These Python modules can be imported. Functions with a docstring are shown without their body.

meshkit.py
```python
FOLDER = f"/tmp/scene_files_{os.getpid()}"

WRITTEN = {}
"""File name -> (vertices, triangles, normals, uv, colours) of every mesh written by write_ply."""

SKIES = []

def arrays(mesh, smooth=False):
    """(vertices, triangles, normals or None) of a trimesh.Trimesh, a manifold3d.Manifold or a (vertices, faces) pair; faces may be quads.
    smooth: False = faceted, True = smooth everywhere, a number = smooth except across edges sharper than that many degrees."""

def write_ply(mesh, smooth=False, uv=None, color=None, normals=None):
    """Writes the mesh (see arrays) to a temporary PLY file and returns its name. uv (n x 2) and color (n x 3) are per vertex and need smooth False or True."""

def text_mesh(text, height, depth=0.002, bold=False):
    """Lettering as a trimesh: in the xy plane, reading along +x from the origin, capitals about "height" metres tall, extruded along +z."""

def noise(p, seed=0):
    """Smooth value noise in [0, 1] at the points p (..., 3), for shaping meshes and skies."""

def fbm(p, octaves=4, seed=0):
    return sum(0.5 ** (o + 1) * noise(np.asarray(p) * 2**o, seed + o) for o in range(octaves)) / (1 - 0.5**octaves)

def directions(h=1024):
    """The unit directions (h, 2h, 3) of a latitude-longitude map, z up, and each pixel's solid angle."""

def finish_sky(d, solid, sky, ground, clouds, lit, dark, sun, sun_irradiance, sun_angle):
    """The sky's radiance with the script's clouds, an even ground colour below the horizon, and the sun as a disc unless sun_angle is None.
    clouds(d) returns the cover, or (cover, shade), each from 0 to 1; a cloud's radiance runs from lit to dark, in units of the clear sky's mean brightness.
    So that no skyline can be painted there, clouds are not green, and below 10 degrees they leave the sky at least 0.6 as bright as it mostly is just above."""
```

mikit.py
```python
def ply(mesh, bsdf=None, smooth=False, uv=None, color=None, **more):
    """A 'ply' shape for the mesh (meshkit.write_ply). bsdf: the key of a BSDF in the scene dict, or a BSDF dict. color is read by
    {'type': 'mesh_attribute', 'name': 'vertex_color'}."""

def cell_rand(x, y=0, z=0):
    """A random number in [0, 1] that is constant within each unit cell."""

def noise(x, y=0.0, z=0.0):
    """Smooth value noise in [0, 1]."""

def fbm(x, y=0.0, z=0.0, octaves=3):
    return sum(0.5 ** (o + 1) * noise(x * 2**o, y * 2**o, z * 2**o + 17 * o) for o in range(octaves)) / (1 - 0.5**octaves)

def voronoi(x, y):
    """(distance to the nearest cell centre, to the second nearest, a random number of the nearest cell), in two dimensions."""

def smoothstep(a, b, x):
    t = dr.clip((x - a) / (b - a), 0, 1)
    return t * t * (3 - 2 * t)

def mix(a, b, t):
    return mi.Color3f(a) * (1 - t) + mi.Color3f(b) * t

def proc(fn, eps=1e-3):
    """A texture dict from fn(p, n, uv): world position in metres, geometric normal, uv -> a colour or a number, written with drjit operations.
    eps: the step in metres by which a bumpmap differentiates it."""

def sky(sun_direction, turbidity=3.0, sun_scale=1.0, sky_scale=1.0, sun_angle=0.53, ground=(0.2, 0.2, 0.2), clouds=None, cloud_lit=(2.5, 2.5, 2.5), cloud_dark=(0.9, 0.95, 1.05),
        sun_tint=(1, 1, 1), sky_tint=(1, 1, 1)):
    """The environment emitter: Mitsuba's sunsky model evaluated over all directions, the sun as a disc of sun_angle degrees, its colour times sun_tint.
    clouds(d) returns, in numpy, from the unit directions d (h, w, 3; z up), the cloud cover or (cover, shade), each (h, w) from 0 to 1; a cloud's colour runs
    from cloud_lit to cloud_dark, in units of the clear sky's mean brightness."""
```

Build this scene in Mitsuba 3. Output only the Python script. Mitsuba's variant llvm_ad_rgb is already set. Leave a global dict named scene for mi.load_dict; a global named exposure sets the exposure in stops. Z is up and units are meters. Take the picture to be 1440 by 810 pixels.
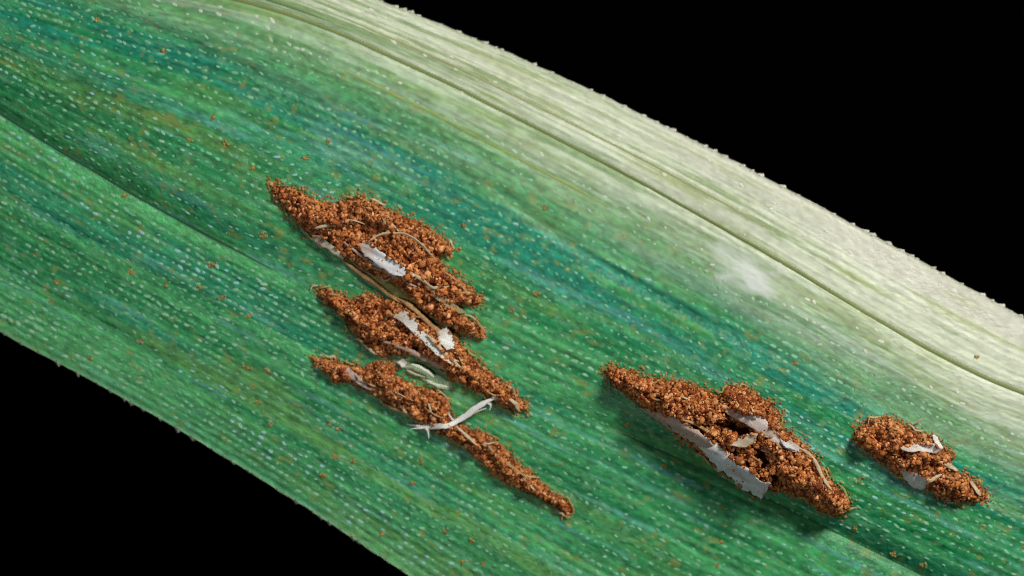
import math
import numpy as np
import trimesh
import drjit as dr
import mitsuba as mi
import mikit
import meshkit
from mikit import noise, fbm, voronoi, cell_rand, smoothstep, mix
from scipy.spatial import Delaunay
from shapely import Polygon, points as shp_points, distance as shp_distance, contains_xy

# A macro photograph of a rust-infected leaf.  The leaf is built about sixty times life size (a blade 0.6 m
# wide), because the renderer's ray offsets are tenths of a millimetre and would swallow details of real size.
# World: x to the right, y away (up in the picture), z up towards the camera, which looks straight down.
T = mi.ScalarTransform4f
scene, labels = {}, {}
CAM_Z = 5.0
exposure = 0.55
scene['camera'] = {
    'type': 'thinlens', 'fov_axis': 'x', 'fov': math.degrees(2 * math.atan(0.72 / CAM_Z)),
    'aperture_radius': 0.085, 'focus_distance': CAM_Z - 0.075, 'near_clip': 0.1, 'far_clip': 60.0,
    'to_world': T().look_at(origin=[0, 0, CAM_Z], target=[0, 0, 0], up=[0, 1, 0])}

# ------------------------------------------------------------------ lamps
def softbox(key, pos, target, w, h, rad, label):
    """A studio softbox: a tapered black housing and the glowing diffuser that closes it."""
    to = T().look_at(origin=pos, target=target, up=[0.1, 0.2, 0.97])
    hb = trimesh.Trimesh([[-w, -h, 0], [w, -h, 0], [w, h, 0], [-w, h, 0], [-w * .35, -h * .35, -.5], [w * .35, -h * .35, -.5], [w * .35, h * .35, -.5], [-w * .35, h * .35, -.5]],
                         [[0, 1, 5], [0, 5, 4], [1, 2, 6], [1, 6, 5], [2, 3, 7], [2, 7, 6], [3, 0, 4], [3, 4, 7], [4, 5, 6], [4, 6, 7]], process=False)
    scene[key + '__housing'] = {**mikit.ply(hb, 'm_black'), 'to_world': to}
    front = trimesh.Trimesh([[-w, -h, .004], [w, -h, .004], [w, h, .004], [-w, h, .004]], [[0, 1, 2], [0, 2, 3]], process=False)
    scene[key + '__diffuser'] = {**mikit.ply(front, 'm_black'), 'to_world': to, 'emitter': {'type': 'area', 'radiance': {'type': 'rgb', 'value': rad}}}
    labels[key] = {'label': label, 'category': 'lamp'}

scene['m_black'] = {'type': 'twosided', 'bsdf': {'type': 'diffuse', 'reflectance': {'type': 'rgb', 'value': 0.01}}}
softbox('studio_lamp', [2.05, 1.95, 3.0], [0, 0, 0], .5, .5, [41, 40, 37.5], 'square softbox lamp high beyond the upper right of the leaf, outside the frame')
softbox('studio_lamp_001', [-1.5, -1.2, 4.4], [0, 0, 0], .5, .5, [8.6, 9.0, 9.5], 'weaker square softbox lamp above the lower left of the leaf, outside the frame')

# ------------------------------------------------------------------ pixel helpers (photograph 1440 x 810)
AX, AY = 0.885, 0.466                       # the blade's axis in the picture, pointing down right

def px_sq(p):
    p = np.asarray(p, float).reshape(-1, 2)
    dx, dy = (p[:, 0] - 720) / 1000, (p[:, 1] - 405) / 1000
    return AX * dx + AY * dy, AY * dx - AX * dy

def sq_xy(s, q):
    dx, dy = AX * s + AY * q, AY * s - AX * q
    return dx, -dy

class Curve:
    def __init__(self, pts, deg=3):
        s, q = px_sq(pts)
        self.c, self.a, self.b = np.polyfit(s, q, deg), s.min(), s.max()
        self.d = np.polyder(self.c)
    def __call__(self, s):
        k = np.clip(s, self.a, self.b)
        return np.polyval(self.c, k) + np.polyval(self.d, k) * (s - k)

LOW = Curve([(0, 466), (100, 520), (200, 576), (300, 634), (400, 692), (500, 757), (575, 810)], 2)
CREASE = Curve([(0, 165), (100, 214), (200, 272), (300, 334), (400, 390), (520, 450), (850, 597), (1060, 690), (1200, 758), (1300, 813)], 3)
VEIN = Curve([(310, -5), (480, 50), (540, 75), (620, 112), (700, 155), (830, 220), (960, 290), (1060, 345), (1140, 395), (1250, 460), (1340, 508), (1430, 550)], 5)
UP = Curve([(525, -3), (600, 25), (700, 68), (800, 112), (900, 163), (1000, 210), (1100, 261), (1200, 315), (1300, 371), (1440, 447)], 3)
PALE = Curve([(330, 30), (480, 98), (620, 165), (750, 222), (850, 290), (960, 352), (1080, 430), (1180, 490), (1300, 560), (1440, 632)], 3)
FOLDS = [(Curve([(120, 0), (200, 31), (300, 75), (400, 124), (480, 160), (530, 180)], 2), -.85, -.27, .0040, .0070),
         (Curve([(690, 262), (778, 322), (850, 375), (917, 417), (1020, 463), (1114, 506)], 2), -.12, .40, .0046, .0075),
         (Curve([(690, 476), (760, 510), (850, 552), (930, 590)], 1), -.02, .18, .0030, .0050)]     # faint shallow folds
TC, TV, WID = 0.46, 0.86, 0.66
PALE_T = None

def knots(s):
    return LOW(s), CREASE(s), VEIN(s), UP(s)

def t_to_q(s, t):
    l, c, v, u = knots(s)
    return np.where(t < TC, l + (c - l) * t / TC, np.where(t < TV, c + (v - c) * (t - TC) / (TV - TC), v + (u - v) * (t - TV) / (1 - TV)))

def q_to_t(s, q):
    l, c, v, u = knots(s)
    return np.where(q < c, TC * (q - l) / (c - l), np.where(q < v, TC + (TV - TC) * (q - c) / (v - c), TV + (1 - TV) * (q - v) / (u - v)))

def n2(a, b, seed=0):
    a, b = np.broadcast_arrays(np.asarray(a, float), np.asarray(b, float))
    return meshkit.noise(np.stack([a, b, a * 0 + .37], -1), seed)

def f2(a, b, seed=0, octaves=3):
    a, b = np.broadcast_arrays(np.asarray(a, float), np.asarray(b, float))
    return meshkit.fbm(np.stack([a, b, a * 0 + .37], -1), octaves, seed)

NRIB = 60
def leaf_z(s, q, fine=True):
    t = q_to_t(s, q)
    d = q - CREASE(s)
    depth = 0.005 + 0.024 / (1 + np.exp((s + .33) / .06)) + .032 / (1 + np.exp(-(s - .24) / .06))
    z = depth * np.where(d > 0, 1 - np.exp(-np.abs(d) / 0.031), .28 - .28 * np.exp(-np.abs(d) / 0.014))
    z = z - 0.16 * (d - .1) ** 2 - 0.02 * np.clip(s, -.9, .9) ** 2
    over = np.clip(np.abs(s) - .95, 0, None)
    z = z - 0.9 * over ** 2 / (over + .12)
    # broad lengthwise waves, then the ribs between the parallel veins
    calm = 1 - .8 * np.clip((t - .64) / .12, 0, 1)
    z = z + calm * (0.010 * (f2(s * 1.2, t * 9, 3) - .5) + 0.0055 * (f2(s * 2.2, t * 24, 5) - .5))
    dv = q - VEIN(s)
    z = z - 0.0022 * np.exp(-(dv / .007) ** 2)
    for fold, s0, s1, dep, wid in FOLDS:
        z = z - dep * np.exp(-((q - fold(s)) / wid) ** 2) * np.clip(np.minimum(s - s0, s1 - s) / .15, 0, 1)
    if fine:
        amp = calm * .0004 * (0.2 + 1.5 * n2(s * 7, t * 30, 9)) * np.clip(np.abs(d) / .02, 0, 1)
        z = z + amp * np.cos(2 * np.pi * NRIB * t + 2.2 * (f2(s * 1.5, t * 6, 12) - .5))
        z = z + calm * .0015 * (f2(s * 55, t * 75, 14) - .5) + calm * .0022 * (f2(s * 6, t * 60, 15) - .5)
    return z

def P(s, q, dz=0.0, fine=True):
    """World point above the leaf surface; the small perspective shift of its height is taken out."""
    z = leaf_z(s, q, fine) + dz
    k = (CAM_Z - z) / CAM_Z
    x, y = sq_xy(s, q)
    return np.stack(np.broadcast_arrays(x * k, y * k, z), -1)

def at(px, dz=0.0, fine=False):
    s, q = px_sq(px)
    return P(s, q, dz, fine)

# ------------------------------------------------------------------ materials
def pc(c):
    return mi.Color3f(*c)

_pc = [float(x) for x in np.polyfit(np.linspace(-.6, .85, 30), q_to_t(np.linspace(-.6, .85, 30), PALE(np.linspace(-.6, .85, 30))) * WID, 3)]

_ps, _pq = px_sq([(1056, 387)])
PATCH = float(_ps[0]), float(q_to_t(_ps, _pq)[0] * WID)

def leaf_color(p, n, uv):
    s, v = uv.x, uv.y
    # pigment streaks run along the blade
    wob = v + .004 * (noise(s * 5, v * 8) - .5)
    broad = fbm(s * 2.1 + 3, wob * 26, 1.0)
    streak = fbm(s * 5 + 7, wob * 90, 5.0)
    fine = fbm(s * 34, wob * 330, 9.0)
    cellv = fbm(s * 105, wob * 210, 2.0, 2)
    sc = dr.clip(s, -.65, .85)
    b = ((_pc[0] * sc + _pc[1]) * sc + _pc[2]) * sc + _pc[3]
    c = mix((.008, .165, .052), (.062, .325, .105), smoothstep(.3, .72, broad * .45 + streak * .55))
    teal = smoothstep(.50, .72, fbm(s * 2.6 + 11, wob * 34, 4.0)) * .45
    below = b - v
    teal = dr.maximum(teal, smoothstep(.02, .06, below) * (1 - smoothstep(.09, .135, below)) * smoothstep(.30, .55, fbm(s * 5, wob * 60, 14.0)) * .85)
    c = mix(c, (.006, .190, .125), teal)                                                             # teal streaks, the widest below the pale band
    c = mix(c, (.115, .250, .045), smoothstep(.55, .78, fbm(s * 4 + 2, wob * 40, 8.0)) * .5)            # olive streaks
    c = mix(c, (.11, .34, .34), smoothstep(.64, .80, fbm(s * 6.5, wob * 85, 6.0)) * .40)                # bluish bloom
    c = mix(c, (.085, .30, .100), (1 - smoothstep(.02, .09, v)) * .4)                                  # lighter along the lower margin
    c = c * (.68 + .72 * fine)
    c = c * (.58 + .88 * cellv)
    c = mix(c, (.12, .33, .16), smoothstep(.58, .80, fbm(s * 80 + 4, wob * 190, 3.0, 2)) * .5)
    c = mix(c, (.20, .24, .05), smoothstep(.69, .86, fbm(s * 62, wob * 110, 21.0, 2)) * .6)              # scattered yellow-brown flecks
    row = v * (66 / WID) + .35 * (noise(s * 3, v * 60) - .5)
    line = dr.abs(row - dr.floor(row + .5)) * 2
    c = c * (1 - .17 * (1 - smoothstep(.10, .5, line)) * smoothstep(.25, .6, noise(s * 6, dr.floor(row + .5), 3.0)))
    # the pale, yellowed band along the upper margin
    e = v - b + .002 + .034 * (fbm(s * 7, v * 46, 13.0) - .5) + .012 * (fine - .5)
    w = smoothstep(-.062, .074, e)
    strength = smoothstep(-.85, -.05, s) * .45 + .55
    top = smoothstep(.555, .66, v) 
    strength = dr.minimum(strength + .35 * top, 1.0)
    pale = mix((.27, .36, .17), (.57, .62, .47), smoothstep(.35, .66, fbm(s * 3.6, v * 80, 15.0) * .7 + .3 * fine + .16 * smoothstep(-.4, .5, s)))
    pale = mix(pale, (.66, .65, .55), smoothstep(.025, .11, v - .655 + .085 * smoothstep(-.5, .6, s) + .03 * fbm(s * 6, v * 30, 3.0)))
    pale = mix(pale, (.31, .38, .11), smoothstep(.52, .72, fbm(s * 7, v * 95, 19.0)) * .45)
    pale = pale * (.80 + .20 * smoothstep(.1, .6, line) * smoothstep(.3, .6, noise(s * 5, dr.floor(row + .5), 8.0)) + .08)
    pale = pale * (.84 + .32 * cellv)
    c = mix(c, pale, w * strength)
    # one bleached patch inside the yellowed band
    d = dr.maximum(dr.abs(s - PATCH[0]) / .044, dr.abs(v - PATCH[1] + .012 * (noise(s * 40, 3.0) - .5)) / .020) + 1.3 * (fbm(s * 22, v * 70, 2.0) - .5)
    c = mix(c, (.68, .72, .69), (1 - smoothstep(.45, 1.45, d)) * .75)
    # thin dry skin at both margins
    c = mix(c, (.46, .50, .36), smoothstep(.652, .658, v) * .6)
    c = mix(c, (.20, .36, .18), (1 - smoothstep(.001, .006, v)) * .5)
    return c

def leaf_bump(p, n, uv):
    return fbm(uv.x * 170, uv.y * 300, 3.0, 3)

scene['m_leaf'] = {'type': 'twosided', 'bsdf': {'type': 'bumpmap', 'scale': 0.0011, 'tex': mikit.proc(leaf_bump, eps=6e-4),
    'bsdf': {'type': 'principled', 'base_color': mikit.proc(leaf_color), 'roughness': .46, 'specular': .25}}}

def vc(rough=.75, spec=.25):
    return {'type': 'twosided', 'bsdf': {'type': 'principled', 'base_color': {'type': 'mesh_attribute', 'name': 'vertex_color'}, 'roughness': rough, 'specular': spec}}
scene['m_papilla'] = vc(.6, .3)
scene['m_spore'] = vc(.95, .05)
scene['m_skin'] = {'type': 'principledthin', 'base_color': {'type': 'mesh_attribute', 'name': 'vertex_color'}, 'roughness': .5, 'diff_trans': .3, 'spec_trans': 0.0}
scene['m_vein'] = vc(.55, .35)
scene['m_backdrop'] = {'type': 'twosided', 'bsdf': {'type': 'diffuse', 'reflectance': {'type': 'rgb', 'value': .0004}}}

# ------------------------------------------------------------------ backdrop: black flock cloth
g = np.linspace(-6, 6, 61)
gx, gy = np.meshgrid(g, g)
cz = -.42 + .012 * (meshkit.fbm(np.stack([gx * .8, gy * .8, gx * 0], -1), 3, 4) - .5)
def grid_faces(nu, nv):
    i = np.arange(nu * nv).reshape(nu, nv)
    return np.stack([i[:-1, :-1], i[1:, :-1], i[1:, 1:], i[:-1, 1:]], -1).reshape(-1, 4)
cloth = trimesh.Trimesh(np.stack([gx, gy, cz], -1).reshape(-1, 3), np.vstack([grid_faces(61, 61)[:, [0, 1, 2]], grid_faces(61, 61)[:, [0, 2, 3]]])[:, ::-1], process=False)
scene['backdrop'] = mikit.ply(cloth, 'm_backdrop', smooth=True)
labels['backdrop'] = {'label': 'plain black cloth behind the leaf', 'kind': 'structure'}

# ------------------------------------------------------------------ the leaf blade
def leaf_blade():
    ss, tt = np.linspace(-1.35, 1.35, 560), np.linspace(0, 1, 330)
    S, TT = np.meshgrid(ss, tt, indexing='ij')
    Q = t_to_q(S, TT)
    edge = .0032 * (f2(S * 45, TT * 0, 31) - .5) + .0035 * (f2(S * 9, TT * 0, 33) - .5)
    Q = Q + edge * (np.clip(TT - .93, 0, 1) / .07 - np.clip(.07 - TT, 0, 1) / .07)
    top = P(S, Q)
    th = .010 * np.sqrt(np.clip(1 - (2 * TT - 1) ** 8, 0, 1)) + .0012
    bot = top - np.stack([0 * th, 0 * th, th], -1)
    nu, nv = S.shape
    f = grid_faces(nu, nv)
    i = np.arange(nu * nv).reshape(nu, nv)
    rim = []
    for a in (i[:, 0], i[::-1, -1], i[0, ::-1], i[-1, :]):
        rim.append(np.stack([a[:-1], a[1:], a[1:] + nu * nv, a[:-1] + nu * nv], -1))
    F = np.vstack([f, f[:, ::-1] + nu * nv] + [r for r in rim])
    F = np.vstack([F[:, [0, 1, 2]], F[:, [0, 2, 3]]])
    m = trimesh.Trimesh(np.vstack([top.reshape(-1, 3), bot.reshape(-1, 3)]), F, process=False)
    if m.face_normals[0][2] < 0:
        m.faces = m.faces[:, ::-1]
    uv = np.stack([S, TT * WID], -1).reshape(-1, 2)
    return m, np.vstack([uv, uv])

lm, luv = leaf_blade()
scene['leaf__blade'] = mikit.ply(lm, 'm_leaf', smooth=True, uv=luv)
labels['leaf'] = {'label': 'broad green grass leaf with a pale yellowed band along its upper right edge, on black', 'category': 'leaf'}

# ------------------------------------------------------------------ generic small-mesh tools
ICO = trimesh.creation.icosphere(subdivisions=0)
ICO1 = trimesh.creation.icosphere(subdivisions=1)

def rot_z_tilt(rng, n):
    q = rng.normal(size=(n, 4)); q /= np.linalg.norm(q, axis=1, keepdims=True)
    w, x, y, z = q.T
    return np.stack([1 - 2 * (y * y + z * z), 2 * (x * y - z * w), 2 * (x * z + y * w), 2 * (x * y + z * w), 1 - 2 * (x * x + z * z), 2 * (y * z - x * w),
                     2 * (x * z - y * w), 2 * (y * z + x * w), 1 - 2 * (x * x + y * y)], -1).reshape(n, 3, 3)

def blobs(rng, pos, rad, cols, base=ICO, squash=(.75, 1.3), rot=None):
    n = len(pos)
    v = np.array(base.vertices)
    sc = rad[:, None] * rng.uniform(*squash, (n, 3))
    V = v[None] * sc[:, None, :] * (1 + rng.uniform(-.14, .14, (n, len(v), 1)))
    V = np.einsum('nij,nkj->nki', rot_z_tilt(rng, n) if rot is None else rot, V) + pos[:, None]
    F = np.array(base.faces)[None] + (np.arange(n) * len(v))[:, None, None]
    C = np.repeat(cols[:, None], len(v), 1)
    return V.reshape(-1, 3), F.reshape(-1, 3), C.reshape(-1, 3)

def join(parts):
    V, F, C, o = [], [], [], 0
    for v, f, c in parts:
        V.append(v); F.append(np.asarray(f) + o); C.append(c); o += len(v)
    return np.vstack(V), np.vstack(F), np.vstack(C)

def put(key, vfc, mat, smooth=True):
    v, f, c = vfc
    scene[key] = mikit.ply(trimesh.Trimesh(v, f, process=False), mat, smooth=smooth, color=np.clip(c, 0, 1))
    return key

def catmull(pts, n):
    pts = np.asarray(pts, float)
    d = np.r_[0, np.cumsum(np.linalg.norm(np.diff(pts[:, :2], axis=0), axis=1))]
    from scipy.interpolate import PchipInterpolator
    u = np.linspace(0, d[-1], n)
    return np.stack([PchipInterpolator(d, pts[:, k])(u) for k in range(pts.shape[1])], -1)

def strand(path, width, thick, col, rng, sides=8, fray=.15):
    """A flattened tapering fibre along 3-D points; width per point."""
    path = np.asarray(path, float); n = len(path)
    tan = np.gradient(path, axis=0); tan /= np.linalg.norm(tan, axis=1, keepdims=True) + 1e-12
    up = np.array([0, 0, 1.0]) + .35 * np.array([math.sin(len(path)), math.cos(n * 1.7), 0])
    side = np.cross(tan, up); side /= np.linalg.norm(side, axis=1, keepdims=True) + 1e-12
    nor = np.cross(side, tan)
    roll = (meshkit.fbm(np.stack([np.linspace(0, 4, n), np.zeros(n), np.full(n, rng.uniform(0, 50))], -1), 2) - .5) * 1.6
    s2 = side * np.cos(roll)[:, None] + nor * np.sin(roll)[:, None]
    n2_ = nor * np.cos(roll)[:, None] - side * np.sin(roll)[:, None]
    a = np.arange(sides) / sides * 2 * np.pi
    w = np.asarray(width) * (1 + fray * rng.uniform(-1, 1, n))
    V = path[:, None] + s2[:, None] * (np.cos(a)[None, :, None] * w[:, None, None] / 2) + n2_[:, None] * (np.sin(a)[None, :, None] * np.minimum(thick, w)[:, None, None] / 2)
    idx = np.arange(n * sides).reshape(n, sides)
    nx = np.roll(idx, -1, 1)
    F = np.stack([idx[:-1], nx[:-1], nx[1:], idx[1:]], -1).reshape(-1, 4)
    F = np.vstack([F[:, [0, 1, 2]], F[:, [0, 2, 3]]])
    V = np.vstack([V.reshape(-1, 3), path[:1], path[-1:]])
    c0, c1 = n * sides, n * sides + 1
    F = np.vstack([F, np.stack([nx[0], idx[0], np.full(sides, c0)], -1), np.stack([idx[-1], nx[-1], np.full(sides, c1)], -1)])
    C = np.tile(np.asarray(col, float), (len(V), 1)) * (1 + .28 * (meshkit.fbm(V * 160, 2, 3)[:, None] - .5))
    return V, F, C

# ------------------------------------------------------------------ veins, margin teeth and papillae of the leaf
rng = np.random.default_rng(11)
def vein_along(key, qf, s0, s1, w, col, lift, wob=.0006):
    s = np.linspace(s0, s1, 150)
    q = qf(s) + wob * 4 * (f2(s * 10, s * 0, 5) - .5)
    path = P(s, q, lift, False)
    env = np.clip(np.minimum(s - s0, s1 - s) / .12, .15, 1)
    put(key, strand(path, w * env * (.75 + .5 * f2(s * 7, s * 0, 8)), w * .6, col, rng, 8, .05), 'm_vein')

vein_along('leaf__vein', VEIN, -.75, 1.05, .0080, (.17, .215, .07), -.0012, .0012)
vein_along('leaf__vein_001', lambda s: t_to_q(s, .908), -.42, .34, .0050, (.30, .34, .15), -.0010)
vein_along('leaf__vein_002', lambda s: t_to_q(s, .800 - .02 * s), -.42, .12, .0055, (.24, .30, .08), -.0011)
vein_along('leaf__vein_003', lambda s: t_to_q(s, .885), -.85, -.36, .0060, (.15, .23, .09), -.0008)
vein_along('leaf__midrib', lambda s: CREASE(s) - .001, -1.2, -.27, .0070, (.012, .080, .034), -.0006)
vein_along('leaf__midrib_001', lambda s: CREASE(s) - .001, .20, 1.2, .0060, (.012, .085, .036), -.0006)

def margin_teeth():
    r = np.random.default_rng(5)
    out = []
    for t, sg in ((1.0, 1), (0.0, -1)):
        s = -1.2
        while s < 1.2:
            s += r.uniform(.008, .034)
            q = float(t_to_q(np.array(s), np.array(t)))
            h = r.uniform(.0012, .0042) * (1 if sg > 0 else 1.1)
            l = r.uniform(.006, .011)
            b = r.uniform(.2, .9)
            # a low forward-leaning tooth: a small cone of six sides whose base is buried in the margin
            pts = P(np.array([s - l, s + l, s + l * b, s, s]), q + sg * np.array([-.0025, -.0025, h, -.001, -.001]), np.array([-.003, -.003, -.003, .0018, -.0075]), False)
            F = np.array([[0, 3, 2], [3, 1, 2], [1, 4, 2], [4, 0, 2], [0, 4, 3], [1, 3, 4]])
            c = np.array([.62, .60, .50]) if sg > 0 else np.array([.42, .48, .34])
            out.append((pts, F, np.tile(c * r.uniform(.75, 1.1), (5, 1))))
    return join(out)
put('leaf__margin_teeth', margin_teeth(), 'm_vein', smooth=False)
labels['leaf__margin_teeth'] = {'kind': 'stuff'}

def papillae():
    r = np.random.default_rng(21)
    S, Tt = [], []
    for k in range(66):
        t = (k + .5) / 66
        s = np.arange(-1.1, 1.1, .0118) + r.uniform(-.0026, .0026, len(np.arange(-1.1, 1.1, .0118)))
        keep = r.uniform(size=len(s)) < .34 + .85 * n2(s * 5, s * 0 + t * 16, 40)
        S.append(s[keep]); Tt.append(t + r.normal(0, .0013, keep.sum()))
    S, Tt = np.concatenate(S), np.concatenate(Tt)
    ok = (Tt > .02) & (Tt < .985)
    S, Tt = S[ok], Tt[ok]
    Q = t_to_q(S, Tt)
    pale = np.clip((Q - PALE(S)) / .05 + .5, 0, 1)
    keep = (r.uniform(size=len(S)) > pale * .9)
    S, Tt, Q, pale = S[keep], Tt[keep], Q[keep], pale[keep]
    pos = P(S, Q, -.0001)
    n = len(S)
    ang = math.atan2(-AY, AX) + r.normal(0, .25, n)
    R = np.zeros((n, 3, 3)); R[:, 0, 0] = np.cos(ang); R[:, 0, 1] = -np.sin(ang); R[:, 1, 0] = np.sin(ang); R[:, 1, 1] = np.cos(ang); R[:, 2, 2] = 1
    v = np.array(ICO.vertices)
    L = np.minimum(r.lognormal(-.02, .30, n), 1.35) * (.75 + .5 * n2(S * 8, Tt * 30, 55))
    sc = np.stack([.0038 * L * r.uniform(.7, 1.3, n), .0020 * L, .0005 * L], -1)
    V = np.einsum('nij,nkj->nki', R, v[None] * sc[:, None]) + pos[:, None]
    F = np.array(ICO.faces)[None] + (np.arange(n) * 12)[:, None, None]
    g = r.uniform(0, 1, n)[:, None]
    col = (1 - g) * np.array([.06, .30, .13]) + g * np.array([.24, .49, .30])
    blue = (n2(S * 6, Tt * 40, 77) > .66)[:, None] & (r.uniform(size=n) < .6)[:, None]
    col = np.where(blue, np.array([.24, .48, .45]), col)
    col = col * (1 - pale[:, None]) + np.array([.62, .64, .52]) * pale[:, None]
    return V.reshape(-1, 3), F.reshape(-1, 3), np.repeat(col[:, None], 12, 1).reshape(-1, 3)
put('leaf__papillae', papillae(), 'm_papilla')
labels['leaf__papillae'] = {'kind': 'stuff'}

# ------------------------------------------------------------------ rust pustules
SPORE = np.array([[.31, .105, .032], [.38, .150, .050], [.20, .056, .018], [.48, .235, .100], [.12, .030, .012], [.34, .120, .034]])

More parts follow.
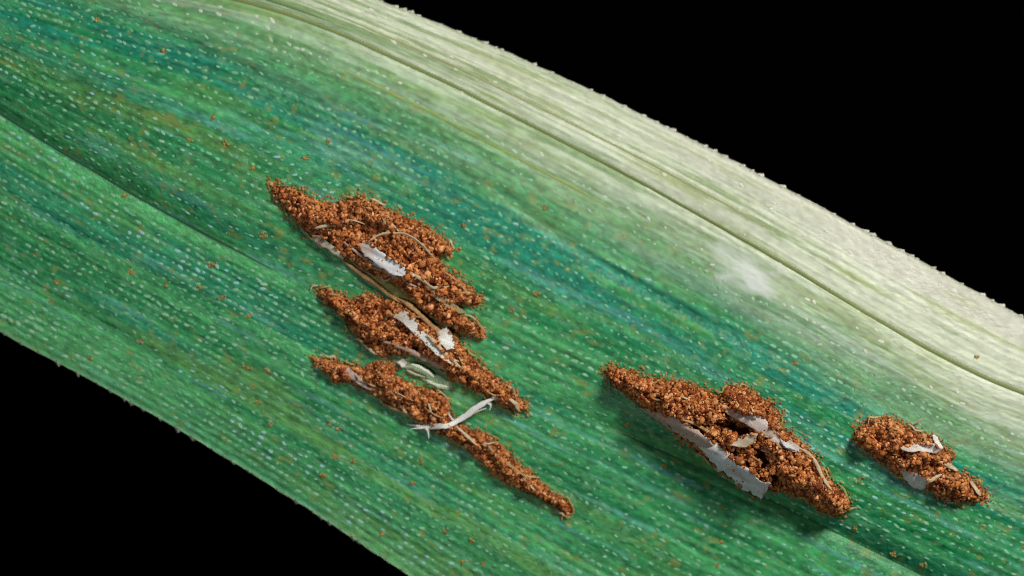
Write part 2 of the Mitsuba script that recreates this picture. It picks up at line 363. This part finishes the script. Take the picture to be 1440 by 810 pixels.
class Pustule:
    """One erupted heap of spores: an outline on the leaf, its height, and what lies on it."""
    def __init__(self, key, outline, height, slope, seed, dips=()):
        self.key, self.h, self.w, self.rng = key, height, slope, np.random.default_rng(seed)
        self.seed, self.dips, self.n, self.sheets = seed, dips, {}, []
        self.poly = Polygon(outline).buffer(0)
    def heap(self, px, soft=True):
        """Height of the heap over the leaf at photograph pixels, metres."""
        px = np.asarray(px, float)
        d = shp_distance(shp_points(px), self.poly.boundary) * np.where(contains_xy(self.poly, px[:, 0], px[:, 1]), 1, -1)
        d = d + 8 * (f2(px[:, 0] / 10, px[:, 1] / 10, self.seed + 51) - .55) * np.clip(1 - d / 14, 0, 1)
        h = self.h * (1 - np.exp(-np.clip(d, 0, None) / self.w))
        up = px + np.array([.466, -.885]) * 11           # thinner towards its upper right side
        du = shp_distance(shp_points(up), self.poly.boundary) * np.where(contains_xy(self.poly, up[:, 0], up[:, 1]), 1, -1)
        h = h * (.38 + .62 * np.clip((du + 11) / 20, 0, 1))
        big = f2(px[:, 0] / 42, px[:, 1] / 42, self.seed) - .5
        mid = f2(px[:, 0] / 13, px[:, 1] / 13, self.seed + 5) - .5
        h = h * (1 + .5 * big + 1.9 * mid)
        for (x, y, r, k) in self.dips:
            h = h * (1 - k * np.exp(-((px[:, 0] - x) ** 2 + (px[:, 1] - y) ** 2) / r ** 2))
        return np.where(d > 0, h, np.clip(d, -6, 0) / 1000 * .8), d
    def sample(self, n, grow=0):
        poly = self.poly.buffer(grow)
        x0, y0, x1, y1 = poly.bounds
        p = self.rng.uniform([x0, y0], [x1, y1], (n * 6, 2))
        return p[contains_xy(poly, p[:, 0], p[:, 1])]
    def build(self):
        r = self.rng
        # the bed: a triangulated mound
        x0, y0, x1, y1 = self.poly.bounds
        st = 3.0
        gx, gy = np.meshgrid(np.arange(x0 - 8, x1 + 8, st), np.arange(y0 - 8, y1 + 8, st))
        p = np.stack([gx.ravel(), gy.ravel()], -1) + r.uniform(-.9, .9, (gx.size, 2))
        p = p[contains_xy(self.poly.buffer(5), p[:, 0], p[:, 1])]
        h, d = self.heap(p)
        for poly, zf in self.sheets:
            on = contains_xy(poly.buffer(1.5), p[:, 0], p[:, 1])
            h[on] = np.minimum(h[on], zf(p[on]) - .002)
        tri = Delaunay(p).simplices
        c = p[tri].mean(1)
        el = np.max([np.linalg.norm(p[tri[:, a]] - p[tri[:, b]], axis=1) for a, b in ((0, 1), (1, 2), (2, 0))], axis=0)
        tri = tri[contains_xy(self.poly.buffer(5), c[:, 0], c[:, 1]) & (el < 9)]
        V = at(p, h - .002)
        m = trimesh.Trimesh(V, tri, process=False)
        fl = m.face_normals[:, 2] < 0
        tri[fl] = tri[fl][:, ::-1]
        col = np.array([.13, .034, .012]) * (.6 + .8 * f2(p[:, 0] / 12, p[:, 1] / 12, 2))[:, None]
        put(self.key + '__spore_bed', (V, tri, col), 'm_spore')
        # the spores lie over it as fine grains, clumped
        area = self.poly.area
        q = self.sample(int(area / 2.1))[:int(area / 2.1)]
        h, d = self.heap(q)
        rad = r.lognormal(math.log(.00145), .36, len(q)) * np.clip(.6 + d / 14, .6, 1.05)
        clump = f2(q[:, 0] / 7, q[:, 1] / 7, self.seed + 9, 2)
        z = h + (clump - .45) * .024 * np.clip(d / 8, .2, 1) + r.normal(0, .0013, len(q))
        keep = r.uniform(size=len(q)) < np.clip(-.34 + 2.1 * clump, 0, 1) * np.clip(.45 + d / 6, 0, 1)
        dust = np.zeros(len(q), bool)
        for poly, zf in self.sheets:
            on = contains_xy(poly.buffer(.5), q[:, 0], q[:, 1])
            z[on] = np.maximum(zf(q[on]) + .0006, np.minimum(z[on], zf(q[on]) + .004))
            rim = shp_distance(shp_points(q), poly.exterior) < 9 * np.clip(f2(q[:, 0] / 9, q[:, 1] / 9, self.seed + 41) - .38, 0, 1)
            lower = contains_xy(poly, q[:, 0] + 4, q[:, 1] - 7) & ~contains_xy(poly, q[:, 0] - 4, q[:, 1] + 7)   # spores lap only over the upper edge
            dust |= on & (~rim | lower)
        keep &= ~dust | (r.uniform(size=len(q)) < .025)
        rad[dust] *= .55
        keep &= d > -.5
        q, z, rad, d = q[keep], z[keep], rad[keep], d[keep]
        pos = at(q, z)
        # loose grains spilled around the outline
        out = self.sample(int(area / 12), 9)
        do = shp_distance(shp_points(out), self.poly)
        out = out[(do > 0) & (r.uniform(size=len(do)) < np.exp(-do / 2.6))]
        pos = np.vstack([pos, at(out, .0008)]); rad = np.r_[rad, r.uniform(.0009, .0019, len(out))]
        tone = .45 + 1.15 * f2(np.r_[q[:, 0], out[:, 0]] / 11, np.r_[q[:, 1], out[:, 1]] / 11, self.seed + 31) + r.normal(0, .15, len(pos))
        cols = SPORE[r.integers(0, len(SPORE), len(pos))] * np.clip(tone, .35, 2)[:, None] * 1.36
        thin = np.r_[np.clip(1 - d / 7, 0, 1), np.ones(len(out))][:, None] * .6
        cols = cols * (1 - thin) + np.array([.40, .215, .065]) * thin          # where the heap thins out the spores look yellower
        put(self.key + '__spore_grains', blobs(r, pos, rad, cols, squash=(.6, 1.6)), 'm_spore')
        labels[self.key + '__spore_grains'] = {'kind': 'stuff'}
        return self
    def name(self, kind):
        k = self.n.get(kind, 0); self.n[kind] = k + 1
        return f'{self.key}__{kind}' + (f'_{k:03d}' if k else '')
    def flap(self, outline, lift, col, tilt=0.0, curl=.006, kind='skin_flap', ragged=2.2, th=.0014):
        """A torn piece of dry leaf skin: lies on the heap, lifted and curled, with ragged edges and real thickness.
        tilt: how much higher its upper-right side stands than its lower-left side."""
        r = self.rng
        poly = Polygon(outline).buffer(0)
        L = poly.boundary.length
        n = int(L / 2.4)
        ring = np.array([poly.exterior.interpolate(k / n, normalized=True).coords[0] for k in range(n)])
        ring = ring + ragged * (np.stack([f2(ring[:, 0] / 5, ring[:, 1] / 5, 61, 2), f2(ring[:, 0] / 5, ring[:, 1] / 5, 62, 2)], -1) - .5) * 2
        poly = Polygon(ring).buffer(0)
        poly = max(getattr(poly, 'geoms', [poly]), key=lambda g: g.area)
        ring = np.array(poly.exterior.coords)[:-1]
        x0, y0, x1, y1 = poly.bounds
        gx, gy = np.meshgrid(np.arange(x0, x1, 2.6), np.arange(y0, y1, 2.6))
        inn = np.stack([gx.ravel(), gy.ravel()], -1) + r.uniform(-.5, .5, (gx.size, 2))
        inn = inn[contains_xy(poly.buffer(-1.2), inn[:, 0], inn[:, 1])]
        p = np.vstack([ring, inn])
        tri = Delaunay(p).simplices
        c = p[tri].mean(1)
        tri = tri[contains_xy(poly, c[:, 0], c[:, 1])]
        a = p[tri[:, 1]] - p[tri[:, 0]]; b = p[tri[:, 2]] - p[tri[:, 0]]
        neg = a[:, 0] * b[:, 1] - a[:, 1] * b[:, 0] > 0          # pixel y points down
        tri[neg] = tri[neg][:, ::-1]
        s, q = px_sq(p)
        q0, s0 = q.mean(), s.mean()
        half = max(q.max() - q0, .004)
        # base height: the heap under it, smoothed to one plane so that the flap is a sheet of its own
        hh, _ = self.heap(p)
        A = np.stack([s - s0, q - q0, np.ones(len(s))], -1)
        co = np.linalg.lstsq(A, hh, rcond=None)[0]
        co[1] *= .4
        z = A @ co + lift + tilt * (q - q0) / half + curl * ((q - q0) / half) ** 2
        z = z + .0045 * (f2(s * 55, q * 130, self.seed + 3) - .5) + .0046 * (f2(s * 16, q * 230, self.seed + 4, 2) - .5)
        def zf(pp):
            s_, q_ = px_sq(pp)
            return np.maximum(np.stack([s_ - s0, q_ - q0, np.ones(len(s_))], -1) @ co + lift + tilt * (q_ - q0) / half + curl * ((q_ - q0) / half) ** 2, .0012)
        self.sheets.append((poly, zf))
        top = at(p, np.maximum(z, .0012))
        nrm = trimesh.Trimesh(top, tri, process=False).vertex_normals
        bot = top - nrm * th
        N = len(p); nr = len(ring)
        e = np.arange(nr); e2 = np.roll(e, -1)
        rimf = np.vstack([np.stack([e, e + N, e2 + N], -1), np.stack([e, e2 + N, e2], -1)])
        V = np.vstack([top, bot]); F = np.vstack([tri, tri[:, ::-1] + N, rimf])
        col = np.asarray(col, float)
        stain = np.clip(2.2 * (f2(s * 30, q * 110, self.seed + 8) - .5), 0, .7)[:, None]
        fib = 1 + .85 * (f2(s * 22, q * 360, 5) - .5)[:, None]
        fade = np.clip((s - s.min()) / (np.ptp(s) + 1e-9) * 2.6, .45, 1)[:, None]    # browner towards the upper left end
        col = col * fade + np.array([.44, .31, .22]) * (1 - fade)
        C = (col * (1 - stain) + np.array([.42, .26, .14]) * stain) * fib
        put(self.name(kind), (V, F, np.vstack([C, C * .85])), 'm_skin')
    def fibre(self, pts, w, col, lift=.006, ends=(.35, .35), th=.0022, kind='fibre', branch=None):
        """A torn strand: pixel path with a lift per point (or one), width w in pixels."""
        pts = np.asarray(pts, float)
        lf = np.broadcast_to(np.asarray(lift, float), (len(pts),))
        h, _ = self.heap(pts)
        path = catmull(np.c_[pts, np.clip(h, 0, None) + lf], max(14, int(np.linalg.norm(np.diff(pts, axis=0), axis=1).sum() / 2.6)))
        n = len(path); u = np.linspace(0, 1, n)
        prof = np.minimum(1, np.minimum(ends[0] + u / .3, ends[1] + (1 - u) / .3))
        jit = (f2(u * n / 5, u * 0, self.seed + 17, 2) - .5) * 2.6
        path[:, 1] += jit
        xyz = at(path[:, :2], path[:, 2])
        parts = [strand(xyz, w / 1000 * prof * (.8 + .4 * f2(u * 9, u * 0, self.seed)), th, col, self.rng)]
        for b in branch or ():
            bp = catmull(np.c_[np.asarray(b, float), np.full(len(b), float(lf.mean()) + .004)], 16)
            parts.append(strand(at(bp[:, :2], bp[:, 2]), w / 1000 * .55 * np.linspace(1, .2, 16), th, col, self.rng))
        put(self.name(kind), join(parts), 'm_skin')

WHITE, GREY, CREAM, TAN, PINK, YG = (.78, .77, .72), (.52, .53, .53), (.62, .50, .33), (.46, .27, .12), (.50, .36, .28), (.36, .36, .12)

# --- upper left pustule
a = Pustule('rust_pustule', [(379, 256), (404, 261), (433, 271), (453, 284), (464, 284), (484, 279), (507, 274), (529, 282), (556, 296), (582, 307), (604, 318), (627, 336), (642, 351), (634, 361), (618, 359), (625, 374), (645, 388), (664, 402),
    (681, 421), (675, 432), (655, 429), (640, 432), (652, 444), (667, 449), (685, 469), (679, 479), (657, 473), (637, 463), (617, 455), (596, 440), (575, 418), (556, 400), (530, 388), (505, 376), (484, 364), (456, 347), (438, 334), (420, 318), (402, 297), (386, 278)],
    .026, 11, 101, [(512, 327, 16, .8), (535, 328, 12, .7), (600, 410, 14, .5)])
labels['rust_pustule'] = {'label': 'upper left rust pustule, crumbly orange-brown spores under a long grey-white skin flap', 'category': 'rust pustule', 'group': 'rust pustules erupting from the leaf'}
a.flap([(502, 344), (520, 340), (533, 352), (560, 370), (584, 388), (573, 391), (549, 384), (529, 372), (511, 357)], .009, (.70, .71, .72), tilt=-.001, curl=.003, ragged=4.5)
a.flap([(438, 331), (449, 333), (468, 346), (486, 360), (482, 365), (460, 351), (443, 340)], .010, (.62, .56, .42), tilt=.0, curl=.002)
a.fibre([(519, 339), (542, 329), (564, 328), (585, 338), (600, 352), (612, 366)], 4.6, CREAM, [.006, .012, .014, .012, .009, .004])
a.fibre([(442, 321), (460, 318), (480, 316)], 4.6, CREAM, .008)
a.fibre([(484, 341), (507, 359), (538, 379), (562, 393), (590, 404)], 4.6, PINK, .006)
a.fibre([(482, 366), (502, 382), (524, 396), (549, 416), (580, 432)], 5.5, TAN, [.003, .006, .007, .006, .003])
a.fibre([(575, 382), (595, 395), (611, 405), (631, 403)], 5.0, CREAM, [.006, .008, .009, .005])
a.flap([(500, 374), (525, 388), (552, 402), (575, 420), (592, 440), (580, 436), (556, 420), (535, 408), (514, 394)], .003, YG, tilt=.002, curl=.002, kind='torn_leaf_tissue')
a.flap([(606, 410), (622, 416), (640, 428), (655, 440), (645, 440), (628, 431), (612, 420)], .005, (.40, .37, .20), tilt=.002, curl=.002, kind='torn_leaf_tissue')

# --- middle left pustule
b = Pustule('rust_pustule_001', [(440, 402), (459, 403), (479, 412), (499, 421), (505, 414), (519, 410), (538, 415), (554, 421), (574, 429), (594, 445), (613, 459), (641, 469), (657, 491), (677, 510), (696, 526), (719, 544), (744, 567), (746, 580),
    (722, 580), (706, 573), (690, 560), (658, 547), (632, 531), (606, 512), (580, 499), (558, 500), (538, 502), (525, 498), (509, 483), (495, 467), (485, 453), (469, 437), (450, 421)],
    .026, 10, 202, [(540, 440, 14, .6), (535, 490, 14, .6), (565, 465, 12, .5), (590, 490, 10, .4)])
labels['rust_pustule_001'] = {'label': 'middle left rust pustule, orange-brown spores with two bright white skin flaps at its centre', 'category': 'rust pustule', 'group': 'rust pustules erupting from the leaf'}
b.flap([(546, 441), (557, 439), (570, 436), (584, 447), (592, 460), (604, 472), (618, 490), (640, 510), (635, 513), (613, 498), (588, 474), (566, 454)], .009, WHITE, tilt=-.001, curl=.003)
b.flap([(615, 467), (627, 460), (639, 474), (641, 489), (629, 491), (616, 479)], .010, (.74, .74, .70), tilt=-.002, curl=.002)
b.fibre([(558, 419), (578, 431), (598, 449), (617, 465), (630, 474)], 6.0, TAN, [.006, .010, .012, .009, .006])
b.fibre([(538, 480), (570, 490), (606, 509), (628, 521)], 6.5, PINK, .006)
b.fibre([(600, 470), (618, 488), (640, 509), (652, 520)], 4.5, CREAM, [.010, .012, .010, .003])
b.fibre([(512, 484), (522, 492), (530, 498)], 5.0, CREAM, .006)
b.fibre([(716, 561), (725, 568), (730, 578)], 6.0, CREAM, .006)

# --- lower left pustule
c = Pustule('rust_pustule_002', [(434, 499), (468, 502), (484, 509), (513, 515), (522, 506), (540, 506), (556, 511), (561, 528), (587, 541), (613, 547), (632, 560), (635, 583), (658, 599), (687, 608), (709, 625), (735, 653), (767, 679), (805, 708), (809, 721),
    (796, 724), (767, 708), (735, 692), (703, 676), (677, 653), (651, 628), (625, 615), (600, 602), (571, 586), (548, 570), (526, 557), (503, 547), (481, 538), (468, 538), (455, 522), (439, 515)],
    .022, 9, 303, [(500, 530, 12, .5), (600, 575, 14, .4), (690, 645, 14, .5)])
labels['rust_pustule_002'] = {'label': 'lower left rust pustule with a long thin tail and a white forked strand across it', 'category': 'rust pustule', 'group': 'rust pustules erupting from the leaf'}
c.fibre([(573, 596), (600, 600), (625, 599), (645, 591), (670, 574), (693, 561), (716, 556)], 8.5, WHITE, [.004, .008, .012, .018, .020, .018, .010], ends=(.12, .08), th=.0018, kind='skin_strand', branch=[[(598, 600), (602, 608), (603, 617)], [(640, 594), (634, 587), (630, 580)], [(684, 566), (690, 570), (688, 577)], [(690, 562), (704, 559), (717, 561)], [(604, 601), (590, 602), (577, 603)], [(650, 590), (668, 580), (684, 574)]])
labels[c.key + '__skin_strand'] = {'label': 'white forked strand crossing the heap'}
c.fibre([(480, 514), (500, 531), (523, 547)], 10, (.56, .44, .40), .007, ends=(.3, .5), kind='skin_strand')
c.fibre([(536, 566), (562, 578), (593, 590)], 5.0, TAN, .007)
c.fibre([(642, 600), (656, 612), (670, 626)], 5.0, CREAM, .007)
c.fibre([(676, 617), (688, 628), (699, 642), (720, 656), (742, 674)], 5.0, TAN, .006)
c.fibre([(735, 672), (745, 682), (752, 690)], 4.0, CREAM, .005)
c.flap([(552, 507), (564, 502), (574, 507), (580, 514), (596, 516), (606, 523), (618, 530), (634, 538), (640, 549), (622, 547), (606, 541), (590, 531), (578, 527), (570, 519)], .006, (.42, .58, .34), curl=.001, kind='torn_leaf_tissue', ragged=5)
c.flap([(557, 506), (566, 506), (573, 511), (570, 517), (562, 513)], .011, (.76, .76, .68), curl=.003, kind='torn_leaf_tissue', ragged=4)
c.fibre([(578, 512), (594, 518), (610, 530)], 5.0, (.72, .74, .60), .011)
c.fibre([(600, 534), (614, 541), (630, 544)], 4.5, (.62, .68, .52), .010)
c.fibre([(572, 520), (584, 526), (598, 530)], 3.0, (.60, .56, .36), .006)

# --- large pustule right of centre
d = Pustule('rust_pustule_003', [(847, 519), (861, 515), (886, 519), (907, 530), (932, 533), (963, 536), (990, 546), (1012, 555), (1024, 539), (1046, 542), (1074, 558), (1098, 579), (1102, 601), (1126, 617), (1148, 641), (1169, 675), (1194, 697), (1197, 715), (1182, 727),
    (1154, 721), (1139, 706), (1108, 694), (1083, 690), (1064, 700), (1046, 688), (1015, 664), (984, 638), (953, 614), (932, 593), (910, 577), (882, 555), (858, 542)],
    .056, 11, 404, [(1030, 596, 13, .95), (1048, 602, 13, .95), (1070, 637, 11, .85), (1077, 650, 9, .7), (1140, 662, 12, .5), (975, 560, 12, .4)])
labels['rust_pustule_003'] = {'label': 'large raised rust pustule right of centre, broad grey-white flap along its lower left side', 'category': 'rust pustule', 'group': 'rust pustules erupting from the leaf'}
d.flap([(972, 603), (986, 607), (1000, 615), (1012, 629), (1026, 639), (1040, 655), (1056, 663), (1070, 677), (1082, 682), (1079, 690), (1068, 701), (1058, 693), (1046, 688), (1032, 676), (1014, 662), (998, 647), (984, 632), (978, 618)], .026, (.76, .78, .78), tilt=-.002, curl=-.013, ragged=6)
labels[d.key + '__skin_flap'] = {'label': 'broad grey-white dry skin flap'}
d.flap([(906, 573), (922, 579), (938, 585), (955, 588), (970, 598), (984, 606), (996, 615), (1004, 626), (992, 630), (980, 626), (968, 620), (952, 608), (932, 594), (916, 583)], .022, (.56, .44, .37), tilt=-.001, curl=-.010, ragged=6)
labels[d.key + '__skin_flap_001'] = {'label': 'tan, browned upper part of the torn skin'}
d.flap([(1015, 569), (1046, 582), (1071, 585), (1092, 608), (1122, 626), (1126, 638), (1101, 632), (1077, 614), (1052, 599), (1021, 580)], .010, (.62, .54, .50), tilt=-.002, curl=.002)
d.flap([(1021, 623), (1046, 613), (1066, 609), (1061, 623), (1046, 630)], .014, (.66, .56, .40), tilt=.004)
d.flap([(1092, 611), (1112, 618), (1124, 628), (1122, 634), (1105, 628)], .014, (.62, .62, .62), tilt=-.003)
d.fibre([(1122, 629), (1145, 647), (1157, 671), (1170, 690)], 5.0, CREAM, [.010, .011, .010, .005])
d.fibre([(1070, 632), (1082, 636), (1090, 643)], 6, CREAM, .009)
d.fibre([(900, 573), (925, 588), (940, 600)], 5, PINK, .006)
d.fibre([(960, 590), (985, 600), (1005, 612)], 4.5, TAN, .008)

# --- small pustule far right
e = Pustule('rust_pustule_004', [(1200, 602), (1226, 587), (1249, 585), (1270, 594), (1293, 606), (1314, 612), (1331, 629), (1342, 640), (1335, 659), (1358, 665), (1381, 682), (1392, 701), (1379, 707), (1348, 707), (1323, 703), (1308, 690),
    (1285, 684), (1264, 671), (1247, 654), (1226, 642), (1209, 629), (1200, 619)], .036, 11, 505, [(1240, 618, 9, .5), (1268, 618, 8, .6), (1318, 660, 9, .5)])
labels['rust_pustule_004'] = {'label': 'smallest rust pustule, at far right, with short white flaps on its orange-brown spores', 'category': 'rust pustule', 'group': 'rust pustules erupting from the leaf'}
e.flap([(1266, 629), (1285, 622), (1312, 624), (1326, 632), (1318, 637), (1296, 635), (1274, 634)], .012, WHITE, tilt=.002)
e.fibre([(1324, 632), (1318, 622), (1312, 611)], 8, WHITE, [.012, .014, .016], ends=(.6, .25), kind='skin_strand')
e.flap([(1262, 658), (1281, 662), (1308, 675), (1300, 688), (1285, 687), (1272, 674)], .006, WHITE, tilt=.004, curl=-.003)
e.fibre([(1298, 686), (1310, 675), (1324, 667)], 5, CREAM, .009)
e.fibre([(1321, 650), (1335, 655), (1346, 662)], 7, CREAM, .007)
e.fibre([(1364, 677), (1372, 687), (1378, 697)], 6, CREAM, .006)
e.fibre([(1283, 598), (1292, 592), (1300, 588)], 2.2, CREAM, [.002, .008, .012])

def rim_fibres(u, n):
    ext = u.poly.exterior
    for k in range(n):
        t0 = u.rng.uniform(0, ext.length); ln = u.rng.uniform(10, 26)
        pts = np.array([ext.interpolate((t0 + ln * j / 3) % ext.length).coords[0] for j in range(4)]) + u.rng.normal(0, 1.5, (4, 2))
        pts[-1] += u.rng.normal(0, 4, 2)
        col = np.array([CREAM, TAN, YG, (.50, .42, .20)][u.rng.integers(0, 4)])
        u.fibre(pts, u.rng.uniform(1.8, 3.6), col, [.001, .004, .005, .006], ends=(.5, .1), th=.0014)

def straw(u, n):
    inner = u.poly.buffer(-4)
    x0, y0, x1, y1 = inner.bounds
    k = 0
    while k < n:
        p = u.rng.uniform([x0, y0], [x1, y1])
        if not contains_xy(inner, p[0], p[1]):
            continue
        k += 1
        an = math.radians(u.rng.normal(32, 22)); ln = u.rng.uniform(7, 17)
        dv = np.array([math.cos(an), math.sin(an)])
        pts = np.array([p - dv * ln, p + u.rng.normal(0, 1.5, 2), p + dv * ln])
        col = np.array([CREAM, TAN, (.56, .36, .16), (.48, .30, .14)][u.rng.integers(0, 4)])
        u.fibre(pts, u.rng.uniform(1.8, 3.4), col, [.002, .009, .003], ends=(.2, .2), th=.0014)

for u, n in ((a, 9), (b, 8), (c, 8), (d, 9), (e, 4)):
    straw(u, n)
for u, n in ((a, 12), (b, 11), (c, 12), (d, 12), (e, 7)):
    rim_fibres(u, n)
for pustule in (a, b, c, d, e):
    pustule.build()

# ------------------------------------------------------------------ tiny rust specks
SPECKS = [(369, 331, 11), (297, 372, 9), (234, 403, 7), (185, 382, 7), (312, 419, 7), (350, 445, 8), (175, 276, 7), (81, 398, 6), (281, 403, 7), (318, 203, 9), (298, 165, 7), (355, 237, 7), (462, 200, 8), (430, 223, 6), (267, 197, 6), (230, 72, 6),
    (137, 27, 6), (377, 522, 7), (347, 517, 8), (363, 567, 7), (380, 597, 6), (473, 642, 8), (127, 503, 6), (197, 480, 6), (497, 648, 6), (455, 668, 7), (463, 595, 7), (477, 602, 6), (592, 647, 7), (627, 747, 7), (663, 760, 6), (680, 793, 8),
    (650, 790, 7), (537, 750, 6), (580, 680, 6), (764, 291, 8), (652, 318, 6), (755, 413, 6), (721, 437, 6), (1257, 780, 7), (1298, 794, 7), (1202, 743, 6), (1014, 762, 6), (1009, 794, 6), (936, 656, 6), (904, 517, 8), (1209, 676, 9), (882, 598, 6), (1117, 512, 7), (1373, 502, 5)]
OWN = {0: 'largest loose rust speck, lying left of the upper left pustule', 35: 'small rust speck on the teal streak beside the pale band', 45: 'small rust speck just above the left tip of the large pustule', 46: 'orange rust speck between the large pustule and the smallest pustule', 49: 'faint orange speck on the pale band at far right'}
for i, (x, y, r) in enumerate(SPECKS):
    rg = np.random.default_rng(900 + i)
    n = 5 + int(r)
    off = rg.normal(0, 1, (n, 2)) * r * .34
    pts = np.array([x, y]) + off @ np.array([[.9, .3], [-.3, .7]])
    pos = at(pts, rg.uniform(-.0006, .0009, n), True)
    cols = (SPORE[rg.integers(0, 6, n)] * .6 + np.array([.17, .17, .05])) * rg.uniform(.7, 1.2, (n, 1))
    key = 'rust_speck' + (f'_{i:03d}' if i else '')
    put(key, blobs(rg, pos, rg.uniform(.0009, .0020, n), cols), 'm_spore')
    labels[key] = {'label': OWN.get(i, 'tiny orange-brown rust speck lying loose on the green leaf'), 'category': 'rust speck', 'group': 'tiny rust specks scattered over the leaf'}
